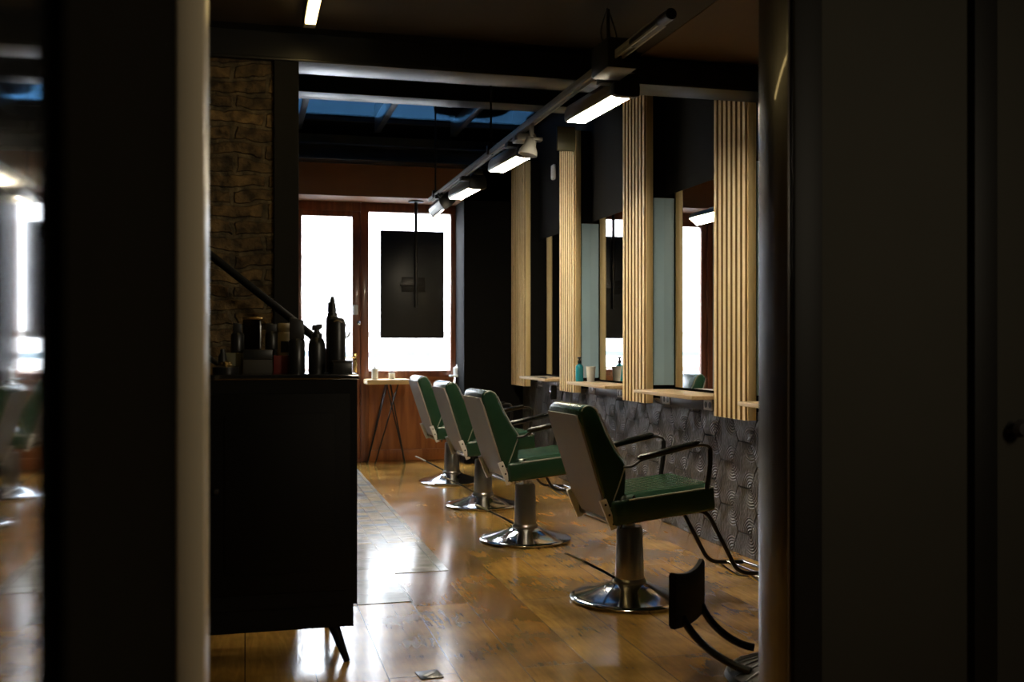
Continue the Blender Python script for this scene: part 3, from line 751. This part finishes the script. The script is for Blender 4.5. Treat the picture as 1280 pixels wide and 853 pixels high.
# ---------------------------------------------------------------- hanging screen
t = thing('hanging_screen', 'black upright screen hung in the shop window', 'screen', (1.78, 11.34, 1.95))
MB().box(-.35, .35, -.02, .03, -.59, .59, bev=.006).build('casing', 'tv', t)
MB().box(-.335, .335, .028, .033, -.575, .575).build('display', 'gloss_black', t)
MB().box(-.12, .14, -.035, -.02, -.08, .08, bev=.004).build('mount_plate', 'dark_metal', t)
MB().box(-.14, .12, -.055, -.035, -.02, .02, bev=.003).build('mount_arm', 'dark_metal', t)
MB().tube([(.03, -.07, -.25), (.03, -.07, .90)], .018, 14).build('pole', 'dark_metal', t)
MB().lathe([(0, .895), (.085, .895), (.085, .91), (0, .91)], 24, center=(.03, -.07, 0)).build('ceiling_plate', 'dark_metal', t)

# side table with crossing rod legs
t = thing('side_table', 'small oak topped table with crossing thin rod legs', 'table', (1.50, 11.28, 0))
MB().box(-.24, .22, -.17, .17, .865, .915, bev=.004).build('tabletop', 'table_wood', t)
for (a, c) in (((-.02, -.14), (-.24, -.15)), ((.10, -.12), (-.15, -.12)), ((-.03, -.15), (.17, -.16)), ((.02, -.05), (.19, .0)), ((.0, .14), (-.2, .14)), ((.05, .14), (.2, .14))):
    MB().tube([(a[0], a[1], .868), (c[0], c[1], .006)], .007, 8).build('leg', 'dark_metal', t)
for (x, y, h, r, lab) in ((1.36, 11.26, .16, .035, 'tall white pump bottle on the small table'), (1.55, 11.3, .085, .035, 'short white jar on the small table')):
    if h > .1:
        lathe_thing('lotion_bottle', lab, 'bottle', (x, y, .9155), [('body', [(0, 0), (r, 0), (r, h*.7), (.015, h*.8), (.012, h*.85), (0, h*.85)], 'white_plastic'), ('pump', [(.006, h*.84), (.006, h), (.02, h), (.02, h+.012), (0, h+.012)], 'white_plastic')])
    else:
        lathe_thing('lotion_jar', lab, 'jar', (x, y, .9155), [('body', [(0, 0), (r, 0), (r, h*.8), (0, h*.8)], 'white_plastic'), ('lid', [(r+.001, h*.78), (r+.001, h), (0, h)], 'clearish')])

# ---------------------------------------------------------------- counter and goods
t = thing('reception_counter', 'tall black reception counter on splayed legs', 'cabinet', (-.15, 4.45, 0))
MB().box(-.60, .594, -.18, .18, .2375, 1.155).build('body', 'cabinet', t, smooth=False)
MB().box(-.60, .58, -.17, .17, .146, .2375).build('plinth', 'cabinet', t, smooth=False)
MB().box(-.61, .600, -.19, .19, 1.155, 1.177, bev=.003).build('countertop', 'gloss_black', t)
for (xa, xb) in ((-.57, -.01), (.01, .565)):
    dd = MB().box(xa, xb, -.192, -.18, .30, 1.10, bev=.004).build('door', 'cabinet', t)
    b = MB().box(xa+.06, xb-.06, -.196, -.192, .38, 1.02, bev=.002); b.build('panel', 'cabinet', dd)
    kx = -.04 if xa < -.1 else .04
    MB().lathe([(0, 0), (.008, 0), (.008, .012), (.014, .018), (.01, .026), (0, .028)], 16, mat=Matrix.Translation((kx, -.192, .72))@Matrix.Rotation(PI/2, 4, 'X')).build('knob', 'dark_metal', dd)
for sx in (-1, 1):
    for sy in (-1, 1):
        x0 = .50*sx; x1 = .555*sx
        MB().tube([(x0, sy*.12, .15), (x1, sy*.16, 0)], [.024, .013], 12).build('leg', 'cabinet', t)
zc = 1.1775
cb = 'bottles on the reception counter'
def cyl_bottle(loc, r, h, shoulder, topr, toph, label, style='block', mat='black_plastic'):
    t = thing('bottle', label, 'bottle', loc, 0, cb)
    MB().lathe([(0, 0), (r*.96, 0), (r, .004), (r, h-shoulder), (r*.85, h-shoulder*.4), (topr*.9, h), (0, h)], 28).build('body', mat, t)
    if style == 'block':
        b = MB().prism([(-topr, h-.004), (-topr, h+toph), (-topr*.2, h+toph*.97), (topr*.9, h+toph*.86), (topr, h-.004)], -topr*.8, topr*.8, bev=.003)
    elif style == 'trigger':
        b = MB().lathe([(topr, h-.004), (topr, h+toph*.25), (topr*.6, h+toph*.35), (topr*.5, h+toph*.6)], 20)
        b.prism([(-topr*1.0, h+toph*.5), (-topr*.9, h+toph*.9), (topr*.2, h+toph), (topr*1.05, h+toph), (topr*1.05, h+toph*.7), (topr*.3, h+toph*.5)], -topr*.4, topr*.4, bev=.002)
    else:
        b = MB().lathe([(topr*1.3, h-.004), (topr*1.3, h+toph*.1), (topr, h+toph*.14), (topr, h+toph*.35), (topr*.9, h+toph*.5), (topr*.55, h+toph*.9), (topr*.4, h+toph), (0, h+toph)], 20)
        b.box(-topr*1.2, -topr*.2, -.004, .004, h+toph*.15, h+toph*.7, bev=.002)
    b.build('cap', mat, t); return t
# positions along the counter (x, y)
cyl_bottle((.290, 4.40, zc), .0355, .150, .03, .022, .055, 'black bottle with trigger cap in front of the handrail end', 'trigger')
cyl_bottle((.208, 4.38, zc), .0335, .145, .012, .030, .085, 'black bottle with broad cap beside the cream jar')
cyl_bottle((.362, 4.50, zc), .027, .245, .012, .0165, .08, 'tallest black bottle with pointed nozzle at the back', 'nozzle')
t = thing('thermos_can', 'tall black flask with ring handle near the counter end', 'flask', (.3735, 4.41, zc))
MB().lathe([(0, 0), (.036, 0), (.037, .004), (.037, .205), (.032, .225), (.022, .232), (0, .234)], 30).build('body', 'black_plastic', t)
MB().tube([(.036+.018*math.cos(a), 0, .175+.026*math.sin(a)) for a in [k*2*PI/20 for k in range(20)]], .003, 8, closed=True).build('ring_handle', 'chrome_dull', t)
MB().tube(smooth_path([(-.015, -.03, .215), (0, -.036, .222), (.02, -.03, .212)], .01), .003, 8).build('clip', 'chrome_dull', t)
t = thing('small_black_box', 'small black box at the end of the counter', 'box', (.388, 4.325, zc), 0)
MB().box(-.039, .039, -.03, .03, 0, .046, bev=.002).build('body', 'black_plastic', t)
MB().box(-.040, .040, -.031, .031, .046, .054, bev=.002).build('lid', 'dark_metal', t)
t = thing('cream_jar', 'cream coloured jar with dark label beside the post', 'jar', (.160, 4.46, zc+.0745), 0)
MB().lathe([(0, 0), (.030, 0), (.032, .004), (.032, .086), (.026, .10), (0, .10)], 28).build('body', 'cream', t)
MB().lathe([(.027, .095), (.029, .1), (.029, .128), (.024, .134), (0, .134)], 28).build('lid', 'cream', t)
MB().box(-.016, .016, -.0345, -.030, .012, .06, bev=.001).build('label_patch', 'black_plastic', t)
tag(MB().box(.115, .195, 4.42, 4.50, zc, zc+.074, bev=.002).build('red_box', 'red'), 'dark red carton under the cream jar', 'box')
t = thing('display_case', 'flat dark case stacked on the counter', 'case', (.055, 4.44, zc))
MB().box(-.062, .054, -.06, .06, 0, .058, bev=.002).build('base', 'dark_wall', t)
MB().box(-.062, .054, -.06, .06, .060, .098, bev=.002).build('lid', 'black_plastic', t)
tag(MB().box(-.10, -.010, 4.43, 4.53, zc, zc+.085, bev=.002).build('olive_box', 'olive'), 'olive green carton behind the gold lidded jar', 'box')
t = cyl_bottle((.120-.012, 4.455, zc+.099), .027, .075, .012, .022, .035, 'short dark bottle on the flat case next to the cream jar')
t = cyl_bottle((-.030, 4.46, zc+.0855), .027, .085, .012, .018, .04, 'dark bottle standing on the olive carton')
t = thing('perfume_bottle', 'rectangular smoked glass bottle on the dark case', 'bottle', (.030, 4.475, zc+.0985))
MB().box(-.04, .036, -.02, .02, 0, .125, bev=.005).build('glass_body', 'smoked', t)
MB().box(.028, .034, -.022, .022, .005, .12, bev=.001).build('edge_strip', 'chrome_dull', t)
MB().box(-.04, .04, -.02, .02, .126, .136, bev=.002).build('cap', 'brass', t)
t = thing('gold_lid_jar', 'low dark jar with shiny gold lid on the counter', 'jar', (-.075, 4.36, zc))
MB().lathe([(0, 0), (.05, 0), (.052, .004), (.052, .028), (.03, .034), (0, .034)], 28).build('body', 'dark_metal', t)
MB().lathe([(.024, .034), (.026, .036), (.022, .048), (.008, .052), (0, .056)], 24).build('lid', 'brass', t)
t = thing('small_dark_bottle', 'small dark bottle left of the olive carton', 'bottle', (-.088, 4.405, zc+.0))
MB().lathe([(0, .0), (.018, 0), (.018, .07), (.01, .085), (.01, .10), (0, .1)], 20).build('body', 'black_plastic', t)

# stair handrail in front of the brick wall
t = thing('handrail', 'black sloping handrail in front of the brick wall', 'handrail', (.30, 4.90, 0))
MB().tube(smooth_path([(-1.3, 0, 2.385), (.0, 0, 1.340), (.055, 0, 1.27), (.07, 0, 1.0)], .05), .018, 12, sy=1).build('rail', 'cabinet', t)
for x in (.07, -.85):
    MB().tube([(x, 0, 0), (x, 0, 1.02 if x > 0 else 2.02)], .014, 12).build('post', 'black_plastic', t)
t2 = MB().tube([(-1.25, 0, 1.87), (-.36, 0, 1.16), (-.0, 0, .87)], .012, 10).build('lower_rail', 'black_plastic', t)

# floor socket
t = thing('floor_socket', 'small square black floor outlet in the floorboards', 'outlet', (.70, 4.03, 0), .1)
MB().box(-.045, .045, -.05, .05, 0, .004, bev=.001).build('cover', 'black_plastic', t)
MB().box(-.03, .03, -.008, .008, .004, .006, mat=Matrix.Rotation(.7, 4, 'Z')).build('latch', 'alu', t)

# footrest stool beside the right jamb
t = thing('footrest', 'black footrest plate on two curved arms beside right jamb', 'footrest', (2.06, 3.62, 0))
o0 = Vector((2.06, 3.62, 0))
nrm = Vector((-.70, .71, 0)).normalized(); along = Vector((.71, .70, 0)).normalized()
pc = Vector((1.727, 3.885, .285))-o0
b = MB()
# curved plate: profile across (t), height (z) with bowed top
n = 14; F = []; Bk = []
for i in range(n+1):
    s = -1+2*i/n
    dz = .020*s*s; bow = -.012*(1-s*s)
    top = .105+.022*s*s-.006 ; bot = -.108+.008*s*s
    base = pc+along*s*.155
    col = []
    for q in (bot, bot+.012, -.03, .04, top-.012, top):
        rnd = .008 if q in (bot, top) else 0
        curl = .03*max(0, (q-.04)/.07)**2
        col.append((base+nrm*(bow+.016-rnd-curl*.0)+Vector((0, 0, q)), base+nrm*(bow-.016+rnd)+Vector((0, 0, q))))
    F.append([b.bm.verts.new(c[0]) for c in col]); Bk.append([b.bm.verts.new(c[1]) for c in col])
for i in range(n):
    for j in range(5):
        b.bm.faces.new((F[i][j], F[i+1][j], F[i+1][j+1], F[i][j+1])); b.bm.faces.new((Bk[i][j], Bk[i][j+1], Bk[i+1][j+1], Bk[i+1][j]))
    b.bm.faces.new((F[i][0], Bk[i][0], Bk[i+1][0], F[i+1][0])); b.bm.faces.new((F[i][5], F[i+1][5], Bk[i+1][5], Bk[i][5]))
for i in (0, n):
    for j in range(5): b.bm.faces.new((F[i][j], F[i][j+1], Bk[i][j+1], Bk[i][j]))
b.build('footplate', 'cabinet', t)
for (s, e) in ((-.09, (1.86, 3.60, .055)), (.12, (2.02, 3.88, .055))):
    p0 = pc+along*s-nrm*.014+Vector((0, 0, -.06)); ee = Vector(e)-o0
    m1 = p0-nrm*.03+Vector((0, 0, -.075)); m2 = p0.lerp(ee, .55)+Vector((0, 0, -.065)); m2.z = max(m2.z, .065)
    pts = []
    for k in range(17):
        u = k/16; pts.append(p0*(1-u)**3+m1*3*u*(1-u)**2+m2*3*u*u*(1-u)+ee*u**3)
    MB().tube(pts, .0165, 12, sy=.8).build('arm', 'armpad', t)
MB().lathe([(0, 0), (.26, 0), (.27, .01), (.26, .03), (.18, .06), (.08, .10), (.05, .16), (0, .17)], 48).build('base', 'dark_metal', t)
b = MB()
for k in range(24):
    a = k*2*PI/24
    b.tube([(.25*math.cos(a), .25*math.sin(a), .034), (.1*math.cos(a), .1*math.sin(a), .094)], .004, 6)
b.build('ribs', 'chrome_dull', t)
MB().lathe([(.03, .15), (.03, .3), (0, .3)], 20).build('post', 'dark_metal', t)

# ---------------------------------------------------------------- light
def light(kind, name, loc, energy, color=(1, 1, 1), rot=(0, 0, 0), **kw):
    d = bpy.data.lights.new(name, kind); d.energy = energy; d.color = color
    for k, v in kw.items(): setattr(d, k, v)
    o = bpy.data.objects.new(name, d); C.objects.link(o); o.location = loc; o.rotation_euler = rot; return o
sd = Vector((.12, 1, -.95)).normalized()
s = light('SUN', 'sun_light', (0, 0, 12), 20, (1, .97, .93), angle=math.radians(1.5)); s.rotation_euler = sd.to_track_quat('-Z', 'Y').to_euler()
light('AREA', 'added_jamb_fill', (2.35, .75, 2.0), 28, (1, .86, .62), (math.radians(75), 0, math.radians(60)), size=.5)  # unseen fill light, added to brighten the left jamb and near walls

light('AREA', 'added_sky_fill', (1.4, 12.5, 3.7), 500, (.93, .97, 1), (math.radians(-52), 0, 0), shape='RECTANGLE', size=2.6, size_y=1.2)  # unseen area light above the window, added to stand in for sky light
w = bpy.data.worlds.new('overcast_sky'); bpy.context.scene.world = w; w.use_nodes = True
nt = w.node_tree; bg = nt.nodes['Background']
tc = nt.nodes.new('ShaderNodeTexCoord'); sx = nt.nodes.new('ShaderNodeSeparateXYZ'); cr = nt.nodes.new('ShaderNodeValToRGB')
nt.links.new(tc.outputs['Generated'], sx.inputs[0]); nt.links.new(sx.outputs['Z'], cr.inputs[0])
cr.color_ramp.elements[0].color = (1, 1, 1, 1); cr.color_ramp.elements[0].position = .1
cr.color_ramp.elements[1].color = (.55, .78, 1, 1); cr.color_ramp.elements[1].position = .9
nt.links.new(cr.outputs[0], bg.inputs[0]); bg.inputs[1].default_value = 9

# ---------------------------------------------------------------- camera
cam = bpy.data.cameras.new('camera'); co = bpy.data.objects.new('camera', cam); C.objects.link(co)
cam.sensor_width = 36; cam.lens = 1300/1280*36; cam.clip_start = .02
co.location = (0, 0, 1.3); co.rotation_euler = (PI/2, 0, -math.radians(14.4))
cam.shift_y = (430-426.5)/1280
cam.dof.use_dof = True; cam.dof.focus_distance = 6.2; cam.dof.aperture_fstop = 2.8
sc = bpy.context.scene; sc.camera = co
sc.view_settings.view_transform = 'Standard'; sc.view_settings.look = 'None'
sc.view_settings.exposure = 0; sc.view_settings.gamma = 1
sc.cycles.use_denoising = True
sc.cycles.max_bounces = 8; sc.cycles.transparent_max_bounces = 12
sc.cycles.sample_clamp_indirect = 6
sc.cycles.caustics_reflective = False
